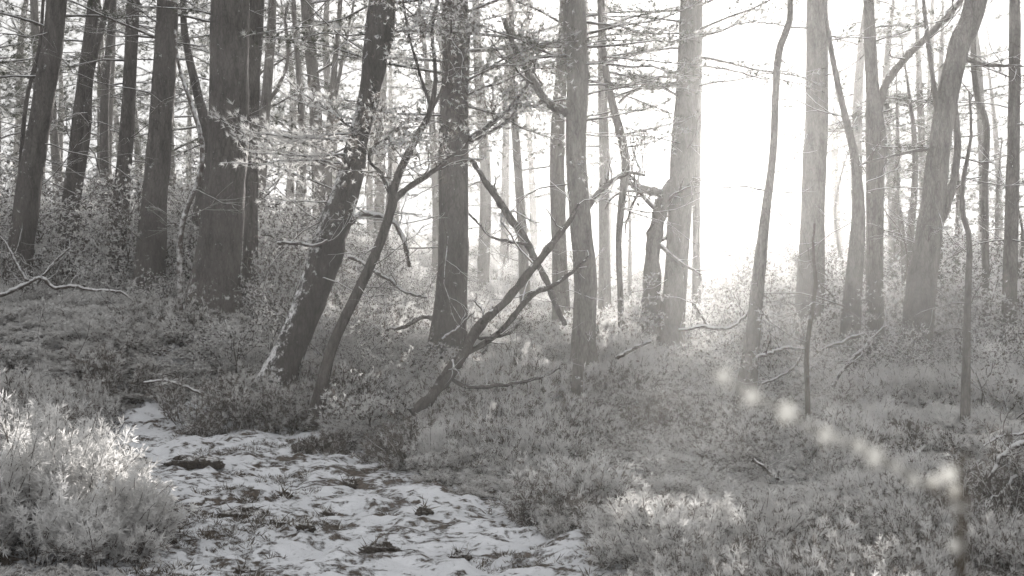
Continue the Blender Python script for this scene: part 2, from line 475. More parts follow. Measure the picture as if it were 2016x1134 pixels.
def tree(name, label, pts, d, top=11.0, bark_m=None, limbs=(), dead=8, crown=5, crown_z=(7.5, 11), crown_L=1.6, dead_z=(1.0, 5.5),
         frost=.3, seed=0, lean=0.0, rough=.10, twig_m=None, flare=1.35, low=(), cat='tree', group=None, dead_L=(.4, 1.4), sides=16, leafy=0, bough_m=None, bough_dens=1.15):
    """pts run from the foot up, in photo pixels; low = [(pixel height y, azimuth deg, length)] living boughs inside the picture"""
    r = np.random.default_rng(seed + 100)
    bark_m = bark_m or M_BARK; twig_m = twig_m or M_TWIG
    c = px_curve(pts, d, lean)
    foot = c[0].copy(); gzf = float(ground(foot[0], foot[1]))
    dirn = c[0] - c[1]
    if foot[2] > gzf - .08:                              # carry the foot down into the soil
        k = (foot[2] - gzf + .12) / max(-dirn[2], .05)
        nf = c[0] + dirn * min(k, 2.0); nf[2] = gzf - .12; nf[3] = c[0, 3] * flare
        c = np.vstack([nf, c])
    else:
        c[0, 3] *= flare
    t = c[-1]
    if top > t[2] + .5:                                   # go on above the picture
        v = c[-1, :3] - c[-2, :3]; v /= np.linalg.norm(v); v = v * .6 + np.array([0, 0, .6]); v /= v[2]
        hh = top - t[2]
        for u in (.35, .7, 1.0):
            q = t.copy(); q[:3] = t[:3] + v * hh * u + np.array([r.normal(0, .12), r.normal(0, .12), 0]) * u; q[3] = t[3] * (1 - .85 * u)
            c = np.vstack([c, q])
    n = max(12, int((c[-1, 2] - c[0, 2]) / .16))
    s = spline(c, n)
    s[:, 3] = np.maximum(s[:, 3], .004)
    root = empty(name, (c[0, 0], c[0, 1], gzf), label, cat, group)
    if top > 5:                                           # root flare: the lowest half metre widens
        hz = np.clip(1 - (s[:, 2] - gzf) / .55, 0, 1.2); s[:, 3] *= 1 + .38 * hz ** 2
    mb = MB(); mb.tube(s[:, :3], s[:, 3], sides if c[0, 3] > .03 else 8, 0, rough, seed)
    mb.build('trunk', [bark_m], root)
    at = lambda z: s[np.argmin(np.abs(s[:, 2] - z))]
    for lp in limbs:
        lc = px_curve(lp[0], d, lp[1] if len(lp) > 1 else 0)
        ls = spline(lc, max(10, len(lc) * 5))
        ls[:, :3] += np.cumsum(r.normal(0, .006, (len(ls), 3)), axis=0) * np.linspace(0, 1, len(ls))[:, None]; ls[:, 3] *= r.uniform(.85, 1.15, len(ls))
        lm = MB(); lm.tube(ls[:, :3], np.maximum(ls[:, 3], .003), 9, 0, .12, seed + 3)
        limb = lm.build('limb', [bark_m], root)
        tw, tips = MB(), []
        for _ in range(5):
            q = ls[r.integers(len(ls) // 3, len(ls))]
            v = r.normal(size=3) + np.array([0, -.1, .5])
            grow(tw, q[:3], v, r.uniform(.3, .8), max(q[3] * .35, .004), 1, r, tips, .2, .25, (2, 5))
        if leafy:
            for _ in range(9):
                q = ls[r.integers(len(ls) // 3, len(ls))]
                grow(tw, q[:3], r.normal(size=3) + np.array([0, -.1, .6]), r.uniform(.35, .8), .005, 1, r, tips, .2, .25, (3, 6))
            lf = MB(); leaf_tips(lf, tips, LEAF, r, leafy, .5, (.8, 1.4), .04)
            tag(lf.build('leaves', [M_HEATH, M_HFROST], limb), 'small frosted leaves', kind='stuff')
        tag(tw.build('twigs', [twig_m], limb), 'thin frosted twigs', kind='stuff')
    wood, leaf = MB(), MB()
    for _ in range(dead):
        q = at(r.uniform(*dead_z)); a = r.uniform(0, 2 * np.pi); L = r.uniform(*dead_L)
        tips = []
        grow(wood, q[:3], (np.cos(a), np.sin(a), r.normal(.1, .35)), L, .003 + .005 * L, 1 + (r.random() < .6), r, tips, .05, .19, (3, 6))
    for _ in range(crown):
        z = r.uniform(*crown_z); q = at(z)
        k = 1 - .6 * (z - crown_z[0]) / (crown_z[1] - crown_z[0])
        pine_branch(wood, leaf, q[:3], r.uniform(0, 2 * np.pi), crown_L * k * r.uniform(.6, 1.2), r.uniform(-.15, .45), r.uniform(.05, .25), r, frost=frost)
    for (py, az, L) in low:
        z = P(0, py, d)[2]; q = at(z)
        pine_branch(wood, leaf, q[:3], R(az), L, r.uniform(-.25, .5), r.uniform(.02, .2), r, frost=frost, dens=bough_dens)
    if wood.n: tag(wood.build('branches', [twig_m], root), 'small branches of the tree', kind='stuff')
    if leaf.n: tag(leaf.build('crown', [M_NEEDLE, bough_m or M_NFROST], root), 'needled boughs', kind='stuff')
    return root, s

TREES = [
 dict(name='pine_tree', label='dark slanting pine trunk behind the fallen snowy branch on the bank', d=14, seed=1,
      pts=[(33, 560, 54), (55, 380, 48), (85, 200, 42), (112, 0, 38)], dead=12, low=[(60, 200, 1.8), (150, 170, 1.6), (20, 20, 1.6)]),
 dict(name='pine_tree', label='slim dark pine between the slanting trunk and a crooked thin stem', d=16, seed=2,
      pts=[(122, 545, 34), (140, 380, 31), (162, 190, 27), (185, 0, 22)], dead=12, low=[(90, 150, 1.5), (40, 30, 1.5)]),
 dict(name='young_tree', label='crooked thin dark stem leaning against a slim pine on the bank', d=15.5, seed=3, top=8,
      pts=[(146, 545, 15), (152, 400, 14), (172, 260, 14), (178, 150, 13), (212, 0, 11)], dead=10, crown=5, crown_L=1.2),
 dict(name='young_tree', label='very thin wavy stem beside the slanting trunk on the bank', d=15, seed=4, top=7,
      pts=[(30, 480, 8), (40, 330, 8), (52, 200, 8), (78, 90, 7), (85, 0, 6)], dead=8, crown=4, crown_L=1.0),
 dict(name='young_tree', label='faint pole-like trunk in the gap between two slim pines', d=20, seed=5, top=10,
      pts=[(203, 540, 20), (206, 380, 18), (206, 200, 16), (216, 80, 14), (222, 0, 13)], dead=10, crown=6),
 dict(name='pine_tree', label='straight mid-sized pine with a pale sunlit edge on the bank', d=15, seed=6,
      pts=[(226, 548, 34), (238, 400, 32), (252, 220, 27), (262, 0, 24)], dead=12, low=[(110, 160, 1.6), (60, 350, 1.5)]),
 dict(name='pine_tree', label='thick straight dark pine on the bank, flaring at its foot', d=14, seed=7,
      pts=[(293, 570, 62), (303, 420, 52), (318, 230, 45), (330, 0, 40)], dead=8, low=[(70, 190, 1.9), (25, 15, 1.7)]),
 dict(name='bent_sapling', label='thin pale sapling bending in an S beside the thickest pine', d=12, seed=8, top=0, bark_m=M_SNOWTWIG, flare=1.1,
      pts=[(355, 580, 11), (354, 480, 11), (366, 415, 10), (392, 350, 10), (398, 280, 10), (375, 200, 8), (352, 130, 6), (345, 60, 4)], dead=5, crown=0, dead_L=(.3, .7), dead_z=(1.8, 3.4)),
 dict(name='young_tree', label='hooked dark trunk half hidden behind the thickest pine', d=15, seed=9, top=9,
      pts=[(372, 590, 34), (386, 470, 30), (402, 360, 24), (406, 260, 21), (388, 180, 18), (366, 80, 14), (360, 0, 12)], dead=8, crown=6, low=[(120, 170, 1.2)]),
 dict(name='pine_tree', label='thickest pine trunk, dark bark, wide flared foot in the heather', d=12.4, seed=10, sides=22,
      pts=[(415, 640, 118), (428, 530, 93), (440, 400, 82), (449, 240, 78), (452, 0, 72)], dead=4, low=[(20, 200, 1.2)], flare=1.15, rough=.09),
 dict(name='pine_tree', label='narrow dark trunk close behind the thickest pine', d=13.2, seed=11,
      pts=[(490, 645, 27), (494, 420, 27), (498, 150, 29), (506, 0, 27)], dead=6, crown=8),
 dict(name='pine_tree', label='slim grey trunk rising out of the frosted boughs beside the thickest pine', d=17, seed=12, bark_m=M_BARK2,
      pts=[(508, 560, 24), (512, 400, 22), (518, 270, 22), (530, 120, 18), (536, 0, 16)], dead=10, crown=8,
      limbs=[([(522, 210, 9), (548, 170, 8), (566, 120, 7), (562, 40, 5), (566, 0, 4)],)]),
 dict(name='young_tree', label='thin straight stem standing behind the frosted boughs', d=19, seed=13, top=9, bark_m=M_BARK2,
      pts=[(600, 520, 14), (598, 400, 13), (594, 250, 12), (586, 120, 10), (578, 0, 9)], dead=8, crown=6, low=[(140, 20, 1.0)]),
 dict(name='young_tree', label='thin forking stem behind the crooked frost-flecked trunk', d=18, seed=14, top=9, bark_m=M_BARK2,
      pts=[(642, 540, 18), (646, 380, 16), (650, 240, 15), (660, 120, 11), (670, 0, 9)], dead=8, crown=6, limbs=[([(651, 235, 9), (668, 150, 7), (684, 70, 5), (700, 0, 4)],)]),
 dict(name='crooked_pine', label='crooked leaning trunk flecked with frost, bearing frosted boughs whitened as if sunlit', d=11.0, seed=15, bark_m=M_FROSTBARK, rough=.2, sides=20,
      pts=[(566, 700, 66), (604, 610, 62), (636, 520, 63), (664, 425, 57), (690, 350, 47), (707, 270, 41), (728, 185, 42), (742, 95, 48), (754, 0, 52)], dead=10, flare=1.15,
      dead_z=(1.2, 3.6), twig_m=M_SNOWTWIG, frost=.9, bough_m=M_HFROST, bough_dens=1.9, low=[(400, 185, .8), (385, 205, 1.0), (350, 180, 1.2), (330, 195, 1.1), (330, 165, 1.2), (300, 205, 1.0), (290, 180, 1.3), (270, 170, 1.2), (265, 215, .9), (250, 190, .9), (235, 160, .9), (280, 250, .6), (230, 20, .45), (250, 340, .4), (120, 330, .5), (60, 200, .5), (200, 190, .5)]),  # bough frost is whiter to put the sun's brightness into its colour
 dict(name='forked_sapling', label='slender dark sapling forking into a Y beside the crooked trunk', d=10.3, seed=16, top=0, bark_m=M_STEM,
      pts=[(632, 770, 27), (648, 700, 23), (672, 640, 21), (704, 575, 20), (746, 485, 19), (772, 405, 19), (778, 360, 16), (812, 285, 14), (846, 222, 12), (858, 150, 8), (850, 60, 6), (862, 0, 5)],
      limbs=[([(775, 395, 14), (800, 372, 12), (834, 348, 11), (868, 322, 9), (905, 285, 7)],), ([(768, 380, 9), (750, 345, 8), (728, 318, 7), (738, 292, 6), (775, 270, 4)],),
             ([(850, 215, 8), (828, 150, 6), (812, 80, 5), (800, 0, 4)],), ([(848, 220, 8), (880, 150, 6), (888, 60, 5), (884, 0, 4)],)], dead=7, dead_z=(.9, 2.4), crown=0, dead_L=(.3, .8), leafy=4),
 dict(name='pine_tree', label='straight pine trunk with frosted shrub at its foot between sapling and hanging limb', d=12, seed=17, sides=20,
      pts=[(884, 640, 72), (890, 560, 64), (893, 430, 61), (893, 300, 58), (898, 120, 54), (895, 0, 52)], dead=8,
      limbs=[([(915, 278, 12), (955, 252, 10), (1000, 214, 9), (1040, 165, 6), (1062, 100, 4)],), ([(915, 285, 8), (965, 262, 8), (1010, 232, 6), (1030, 190, 4)],)],
      low=[(150, 180, 1.7), (60, 195, 1.8), (100, 10, 1.9), (30, 350, 1.7), (200, 15, 1.3), (240, 200, 1.2), (20, 270, 1.4), (170, 340, 1.5), (130, 170, 1.6), (80, 250, 1.5), (60, 30, 1.9), (10, 200, 1.9), (215, 350, 1.3)], frost=.35, leafy=4),
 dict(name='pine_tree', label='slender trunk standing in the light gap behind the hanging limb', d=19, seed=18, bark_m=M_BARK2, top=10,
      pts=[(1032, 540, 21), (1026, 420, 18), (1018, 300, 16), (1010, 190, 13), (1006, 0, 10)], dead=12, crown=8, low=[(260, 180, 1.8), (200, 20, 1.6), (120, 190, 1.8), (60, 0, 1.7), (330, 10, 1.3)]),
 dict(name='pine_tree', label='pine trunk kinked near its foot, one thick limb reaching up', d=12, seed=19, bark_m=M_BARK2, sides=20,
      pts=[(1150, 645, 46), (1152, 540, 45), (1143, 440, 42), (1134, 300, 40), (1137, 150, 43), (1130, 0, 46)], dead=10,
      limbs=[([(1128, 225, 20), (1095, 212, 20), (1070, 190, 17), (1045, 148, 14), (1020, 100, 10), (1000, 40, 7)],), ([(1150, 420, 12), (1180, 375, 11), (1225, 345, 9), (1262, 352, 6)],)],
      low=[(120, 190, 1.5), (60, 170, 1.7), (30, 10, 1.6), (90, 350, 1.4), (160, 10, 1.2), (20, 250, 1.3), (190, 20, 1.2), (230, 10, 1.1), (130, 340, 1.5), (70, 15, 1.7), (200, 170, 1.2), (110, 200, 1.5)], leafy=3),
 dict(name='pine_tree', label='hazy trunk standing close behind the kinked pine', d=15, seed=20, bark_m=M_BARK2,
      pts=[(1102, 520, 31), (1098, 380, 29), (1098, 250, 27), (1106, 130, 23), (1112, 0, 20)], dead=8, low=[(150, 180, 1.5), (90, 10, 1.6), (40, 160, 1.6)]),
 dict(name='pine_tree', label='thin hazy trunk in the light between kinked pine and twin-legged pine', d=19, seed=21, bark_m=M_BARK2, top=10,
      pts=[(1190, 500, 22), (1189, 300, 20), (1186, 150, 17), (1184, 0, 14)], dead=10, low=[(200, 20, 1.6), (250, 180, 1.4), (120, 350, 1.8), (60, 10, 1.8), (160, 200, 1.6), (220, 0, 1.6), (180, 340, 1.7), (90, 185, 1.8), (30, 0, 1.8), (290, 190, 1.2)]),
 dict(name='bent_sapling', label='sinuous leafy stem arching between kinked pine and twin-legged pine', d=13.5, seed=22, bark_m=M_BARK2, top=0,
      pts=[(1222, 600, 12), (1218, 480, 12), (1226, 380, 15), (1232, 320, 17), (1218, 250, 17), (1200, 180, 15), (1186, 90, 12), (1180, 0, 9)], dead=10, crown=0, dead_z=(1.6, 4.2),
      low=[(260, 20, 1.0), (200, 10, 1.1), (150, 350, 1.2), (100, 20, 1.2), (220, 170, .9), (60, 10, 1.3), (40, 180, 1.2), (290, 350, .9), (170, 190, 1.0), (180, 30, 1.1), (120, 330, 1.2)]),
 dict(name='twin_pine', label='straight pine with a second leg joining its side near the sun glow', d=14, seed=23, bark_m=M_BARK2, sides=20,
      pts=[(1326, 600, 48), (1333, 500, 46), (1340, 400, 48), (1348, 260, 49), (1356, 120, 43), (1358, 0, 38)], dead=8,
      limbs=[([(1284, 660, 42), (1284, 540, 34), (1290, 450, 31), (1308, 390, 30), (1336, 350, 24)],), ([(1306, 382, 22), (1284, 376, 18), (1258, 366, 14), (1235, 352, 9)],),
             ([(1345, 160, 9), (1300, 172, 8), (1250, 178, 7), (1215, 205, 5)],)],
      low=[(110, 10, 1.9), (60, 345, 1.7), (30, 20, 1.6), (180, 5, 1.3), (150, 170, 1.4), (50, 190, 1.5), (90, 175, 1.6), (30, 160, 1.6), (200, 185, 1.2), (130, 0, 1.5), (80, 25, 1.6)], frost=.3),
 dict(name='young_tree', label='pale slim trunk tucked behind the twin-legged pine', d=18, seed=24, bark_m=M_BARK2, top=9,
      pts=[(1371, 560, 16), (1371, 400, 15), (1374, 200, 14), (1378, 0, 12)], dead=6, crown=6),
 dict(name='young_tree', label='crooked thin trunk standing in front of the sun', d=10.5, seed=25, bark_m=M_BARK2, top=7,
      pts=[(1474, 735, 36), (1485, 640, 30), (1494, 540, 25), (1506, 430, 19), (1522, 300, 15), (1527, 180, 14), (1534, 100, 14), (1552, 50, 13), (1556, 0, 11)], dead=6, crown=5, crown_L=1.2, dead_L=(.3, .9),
      dead_z=(1.0, 3.8)),
 dict(name='pine_tree', label='straight pine trunk washed out by the glow beside the sun', d=14.5, seed=26, bark_m=M_BARK2, sides=20,
      pts=[(1594, 610, 58), (1598, 500, 51), (1602, 380, 46), (1608, 200, 43), (1608, 0, 40)], dead=8, low=[(60, 180, 1.2), (90, 10, 1.0)]),
 dict(name='thin_sapling', label='bare wiry sapling rising from heather before the glowing pine', d=8.6, seed=27, bark_m=M_TWIG, top=0, flare=1.1,
      pts=[(1590, 790, 11), (1588, 700, 10), (1596, 630, 9), (1606, 560, 8), (1600, 490, 6), (1604, 440, 4)], dead=7, crown=0, dead_z=(.7, 1.6), dead_L=(.2, .5)),
 dict(name='pine_tree', label='knobbly trunk swelling at mid height with a limb rising aslant', d=13.5, seed=28, bark_m=M_BARK2,
      pts=[(1722, 700, 40), (1722, 520, 33), (1724, 350, 36), (1726, 290, 42), (1718, 180, 27), (1710, 0, 21)], dead=8,
      limbs=[([(1728, 230, 12), (1744, 165, 16), (1790, 105, 15), (1840, 55, 13), (1885, 5, 10), (1905, -40, 7)],)], low=[(60, 10, 1.0), (90, 350, 1.1), (180, 10, .9)]),
 dict(name='young_tree', label='trunk narrowing upward and bending towards the glow beside the knobbly pine', d=13, seed=29, bark_m=M_BARK2, top=8,
      pts=[(1672, 705, 44), (1680, 560, 35), (1690, 420, 26), (1684, 320, 17), (1664, 230, 13), (1644, 140, 11), (1630, 60, 9), (1625, 0, 7)], dead=8, crown=4, crown_L=1.0),
 dict(name='pine_tree', label='heavy trunk leaning outward, forked below its middle', d=13, seed=30, bark_m=M_BARK2, sides=20,
      pts=[(1803, 680, 66), (1814, 570, 57), (1830, 450, 48), (1842, 350, 43), (1858, 230, 40), (1888, 90, 40), (1922, 0, 42)], dead=8,
      limbs=[([(1838, 470, 20), (1862, 410, 18), (1882, 340, 15), (1886, 260, 12), (1876, 170, 9), (1880, 80, 7)],), ([(1850, 250, 12), (1838, 170, 11), (1824, 80, 9), (1816, 0, 7)],),
             ([(1850, 290, 8), (1790, 300, 7), (1735, 318, 5), (1690, 330, 4)],), ([(1890, 110, 9), (1930, 125, 8), (1980, 130, 6), (2016, 128, 4)],)], low=[(380, 170, .8), (300, 180, .9)]),
 dict(name='young_tree', label='thin zigzag trunk behind the bare stem and frosted shrub', d=15, seed=31, bark_m=M_BARK2, top=8,
      pts=[(1941, 660, 15), (1940, 520, 14), (1938, 380, 13), (1942, 250, 12), (1924, 190, 12), (1916, 100, 10), (1924, 0, 8)], dead=12, crown=5, crown_L=1.2),
 dict(name='thin_sapling', label='bare crooked stem standing in dark heather beside the frosted shrub', d=9.2, seed=32, bark_m=M_BARK2, top=0, flare=1.15,
      pts=[(1901, 780, 18), (1903, 680, 15), (1906, 560, 13), (1908, 470, 11), (1894, 410, 10), (1898, 340, 8), (1912, 270, 6), (1908, 180, 4)], dead=7, crown=0, dead_z=(.8, 2.4), dead_L=(.2, .6)),
 dict(name='pine_tree', label='slender straight trunk rising behind the frosted shrub', d=14, seed=33, bark_m=M_BARK2, top=10,
      pts=[(1986, 675, 32), (1990, 500, 27), (1995, 300, 24), (1998, 0, 20)], dead=14, crown=7, low=[(140, 180, .9)]),
 dict(name='young_tree', label='stubby dark stem standing before the foot of the kinked pine', d=10.4, seed=34, bark_m=M_BARK2, top=0, flare=1.1,
      pts=[(1138, 730, 22), (1141, 690, 19), (1144, 640, 20), (1150, 590, 16), (1158, 540, 10), (1160, 500, 6)], dead=6, crown=0, dead_z=(.8, 1.4), dead_L=(.2, .5)),
 dict(name='young_tree', label='thin stem between the knobbly pine and the heavy leaning trunk', d=17, seed=35, bark_m=M_BARK2, top=0,
      pts=[(1782, 620, 13), (1780, 520, 12), (1774, 440, 10), (1766, 380, 7), (1770, 300, 4)], dead=8, crown=0, dead_z=(1.3, 3), dead_L=(.3, .9)),
]
for kw in TREES: tree(**kw)

# ------------------------------------------------------------------ far pines: a few kinds, copied
far_meshes = []
for k in range(6):
    r = np.random.default_rng(500 + k)
    hgt = r.uniform(9.5, 12.5); low_z = (1.6, 2.2, 3.0, 1.2, 4.0, 2.4)[k]
    c = np.array([[0, 0, -.3, .17], [r.normal(0, .1), r.normal(0, .1), hgt * .3, .135], [r.normal(0, .25), r.normal(0, .2), hgt * .65, .10], [r.normal(0, .35), r.normal(0, .3), hgt, .015]])
    s = spline(c, 36); tr = MB(); tr.tube(s[:, :3], s[:, 3], 9, 0, .12, k)
    wood, leaf = MB(), MB()
    for q_ in range(34):
        z = r.uniform(low_z, hgt * .99); q = s[np.argmin(np.abs(s[:, 2] - z))]
        kk = 1.05 - .75 * (z - low_z) / (hgt - low_z)
        pine_branch(wood, leaf, q[:3], r.uniform(0, 2 * np.pi), 2.3 * kk * r.uniform(.55, 1.15), r.uniform(-.3, .5), r.uniform(.02, .2), r, far=True, frost=.28, thick=.016)
    for q_ in range(10):
        z = r.uniform(.8, low_z + 2); q = s[np.argmin(np.abs(s[:, 2] - z))]; a = r.uniform(0, 6.28)
        grow(wood, q[:3], (np.cos(a), np.sin(a), r.normal(0, .3)), r.uniform(.5, 1.4), .014, 1, r, [], .05, .25, (2, 4))
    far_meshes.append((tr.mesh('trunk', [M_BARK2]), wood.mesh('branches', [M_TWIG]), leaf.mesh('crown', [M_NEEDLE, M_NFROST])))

def far_pine(x, y, kind, sc, rz, label, group):
    root = empty('far_pine', (x, y, float(ground(x, y))), label, 'tree', group)
    for nm, me in zip(('trunk', 'branches', 'crown'), far_meshes[kind]):
        o = bpy.data.objects.new(nm, me); scn.collection.objects.link(o); o.parent = root
        if nm != 'trunk': o['kind'] = 'stuff'
    root.rotation_euler = (0, 0, rz); root.scale = (sc, sc, sc)

def sunlane(x, y, w):
    """true in the open lanes through which the low sun reaches the bushes and boughs that are lit in the photograph"""
    t = math.tan(SUN_AZ); hit = np.zeros(np.shape(x), bool)
    for (bx, by) in ((-2.0, 11), (-2.35, 6.3), (.45, 7.0), (.85, 5.9), (-.9, 12), (-.2, 12), (.5, 12)):
        hit |= (np.abs((x - bx) - (y - by) * t) < w) & (y > by + 3)
    return hit

def far_spots():
    r = np.random.default_rng(77); out = []
    def row(x0, x1, n, d0, d1, zone):
        for k in range(n):
            px = x0 + (x1 - x0) * (k + r.uniform(.15, .85)) / n; d = r.uniform(d0, d1)
            p = P(px, 500, d)
            if sunlane(p[0], p[1], .35): continue
            out.append((p[0], p[1], int(r.integers(0, 6)) if zone == 0 else int(r.choice([0, 2, 4, 5])), r.uniform(.8, 1.1), r.uniform(0, 6.28), zone))
    row(-80, 700, 7, 20, 28, 0); row(-60, 720, 11, 30, 45, 0); row(-60, 760, 12, 44, 54, 0)
    row(720, 1330, 7, 22, 34, 1); row(700, 1350, 10, 34, 54, 1)
    row(1640, 2060, 5, 24, 38, 2); row(1620, 2060, 7, 38, 54, 2)
    return out
FAR_LABELS = [('hazy pine in the dense wood behind the bank', 'far pines behind the bank'),
              ('hazy pine with layered boughs far behind the hanging limb', 'far pines in the light gap'),
              ('faint pine far behind the heavy leaning trunk', 'far pines beyond the leaning trunk')]
for (px, d, k, sc, lab) in [(905, 24, 3, .42, 'low bushy young pine behind the straight pine trunk'), (1655, 25, 0, .36, 'low bushy young pine behind the trunk bending to the glow'),
                            (1768, 21, 3, .46, 'tall bushy young pine between knobbly pine and heavy leaning trunk'), (1885, 23, 0, .40, 'bushy young pine behind the bare crooked stem'),
                            (1962, 26, 3, .40, 'bushy young pine between zigzag trunk and slender straight trunk'), (1815, 30, 1, .75, 'half-grown pine standing behind the heavy leaning trunk'),
                            (1795, 18, 0, .44, 'bushy young pine close behind the heavy leaning trunk'), (1850, 20, 3, .36, 'short bushy pine beside the fork of the heavy leaning trunk'),
                            (2000, 19, 0, .26, 'squat young pine behind the slender straight trunk'), (1700, 19, 3, .24, 'squat young pine between bending trunk and knobbly pine'),
                            (1240, 26, 3, .34, 'low bushy young pine behind the sinuous stem'), (760, 26, 0, .40, 'low bushy young pine seen through the fork of the sapling')]:
    q = P(px, 500, d); far_pine(q[0], q[1], k, sc, px * .7, lab, 'young pines among the trunks')
for (x, y, k, sc, rz, zone) in far_spots(): far_pine(x, y, k, sc, rz, *FAR_LABELS[zone])

# ------------------------------------------------------------------ leaning, hanging and fallen wood
def stem(name, label, cat, d, lines, bark_m=M_TWIG, seed=0, twigs=6, dd=0.0, twig_L=(.2, .6), group=None, leaf=0):
    """a loose piece of wood: lines[0] is the main stem, the others its forks; each [(x, y, width)]"""
    r = np.random.default_rng(900 + seed)
    b0 = P(lines[0][0][0], lines[0][0][1], d)
    root = empty(name, b0, label, cat, group)
    tw, lf, tips = MB(), MB(), []
    for k, ln in enumerate(lines):
        c = px_curve(ln, d + .06 * k, dd); s = spline(c, max(12, len(c) * 6)); s[:, 3] = np.maximum(s[:, 3], .003)
        s[:, :3] += np.cumsum(r.normal(0, .0055, (len(s), 3)), axis=0); s[:, 3] *= r.uniform(.82, 1.15, len(s))
        m = MB(); m.tube(s[:, :3], s[:, 3], 9, 0, .14, seed + k)
        m.build('stem' if k == 0 else 'fork', [bark_m], root)
        for _ in range(twigs):
            q = s[r.integers(len(s) // 5, len(s))]
            grow(tw, q[:3], r.normal(size=3) + np.array([0, 0, .35]), r.uniform(*twig_L), max(.3 * q[3], .0035), 1, r, tips, .1, .25, (2, 5))
    if tw.n: tag(tw.build('twigs', [M_SNOWTWIG], root), 'thin snow-lined twigs', kind='stuff')
    if leaf:
        leaf_tips(lf, tips, LEAF, r, leaf, .8); tag(lf.build('leaves', [M_HEATH, M_HFROST], root), 'frosted small leaves', kind='stuff')
    return root

stem('leaning_branch', 'long bare dead stem leaning from the path edge, split in two', 'branch', 9.4,
     [[(812, 812, 22), (880, 748, 19), (930, 662, 19), (1000, 580, 17), (1066, 505, 16), (1110, 450, 13), (1135, 400, 8)],
      [(845, 795, 16), (908, 702, 15), (985, 655, 13), (1055, 585, 12), (1115, 552, 9), (1170, 500, 5)],
      [(880, 735, 8), (925, 762, 8), (985, 755, 7), (1060, 735, 6), (1095, 715, 4)],
      [(940, 665, 7), (990, 660, 6), (1020, 625, 4)]], bark_m=M_STEM, seed=1, dd=.8)
stem('hanging_limb', 'broken dark limb hanging aslant from the straight pine to the heather', 'branch', 11.6,
     [[(1112, 640, 9), (1085, 575, 12), (1055, 510, 15), (1030, 460, 16), (985, 400, 16), (950, 350, 12), (928, 315, 9)],
      [(1040, 480, 7), (1000, 470, 6), (960, 455, 5), (925, 420, 4)]], bark_m=M_STEM, seed=2, dd=1.0)
stem('fallen_branch', 'snow lined fallen branch arched over the bank crest', 'branch', 12.6,
     [[(-40, 585, 9), (20, 572, 9), (55, 556, 8), (75, 549, 8), (98, 568, 8), (135, 566, 7), (160, 572, 6), (225, 580, 5), (268, 612, 3)],
      [(62, 556, 8), (45, 540, 6), (10, 470, 4), (-20, 450, 3)], [(72, 560, 7), (110, 510, 5), (140, 480, 3)]], bark_m=M_SNOWTWIG, seed=3, twigs=10)
stem('fallen_branch', 'thin pale twig lying across the shaded heather bank', 'branch', 10.4,
     [[(285, 752, 5), (340, 748, 6), (390, 762, 5), (425, 785, 3)]], bark_m=M_SNOWTWIG, seed=4, twigs=3, twig_L=(.1, .3))
stem('fallen_branch', 'curved bare limb arching out from behind the crooked trunk', 'branch', 12.2,
     [[(690, 440, 12), (720, 420, 12), (760, 425, 11), (795, 465, 9), (815, 520, 7)], [(690, 505, 9), (760, 545, 8), (800, 570, 7), (845, 585, 5)]], bark_m=M_SNOWTWIG, seed=5)
stem('fallen_branch', 'short snowy stick propped beside the crooked trunk', 'branch', 10.6,
     [[(545, 480, 8), (575, 478, 8), (612, 482, 7), (640, 470, 5)]], bark_m=M_SNOWTWIG, seed=6, twigs=3)
stem('fallen_branch', 'snowy stick slanting from shrub before the straight pine', 'branch', 11.2,
     [[(872, 668, 7), (905, 640, 6), (940, 610, 4)]], bark_m=M_SNOWTWIG, seed=7, twigs=2, twig_L=(.1, .3))
stem('fallen_branch', 'frosted bough lying level before the glow and crooked thin trunk', 'branch', 11.6,
     [[(1335, 650, 7), (1385, 640, 9), (1430, 635, 8), (1470, 605, 5)], [(1395, 640, 5), (1370, 600, 4), (1350, 585, 3)]], bark_m=M_SNOWTWIG, seed=8, leaf=3)
stem('fallen_branch', 'dark stick poking aslant from heather near the stubby stem', 'branch', 10.2,
     [[(1215, 705, 9), (1245, 685, 8), (1275, 668, 5)]], seed=9, twigs=2, twig_L=(.1, .3))
stem('fallen_branch', 'crossed bare boughs propped at the foot of the knobbly pine', 'branch', 11.0,
     [[(1640, 760, 8), (1670, 715, 9), (1700, 670, 7), (1735, 640, 4)], [(1620, 690, 6), (1655, 675, 7), (1690, 660, 5)]], bark_m=M_SNOWTWIG, seed=10, leaf=2)
stem('fallen_branch', 'arching snowy bough beside the foot of the crooked thin trunk', 'branch', 10.2,
     [[(1488, 705, 9), (1520, 690, 8), (1555, 682, 6), (1590, 690, 4)], [(1500, 752, 6), (1545, 735, 5), (1575, 700, 4)]], bark_m=M_SNOWTWIG, seed=11, leaf=2)
stem('fallen_branch', 'dark stick half buried in frosted heather below the thin wiry sapling', 'branch', 7.6,
     [[(1480, 905, 8), (1515, 925, 8), (1550, 945, 5)]], seed=12, twigs=3, twig_L=(.1, .3))
stem('curved_stem', 'dark arching stem low beside the straight pine foot', 'branch', 12.6,
     [[(885, 640, 10), (840, 620, 9), (800, 640, 7), (770, 650, 5)], [(880, 640, 9), (880, 560, 8), (872, 500, 6), (868, 440, 4)]], bark_m=M_BARK2, seed=13, twigs=2)

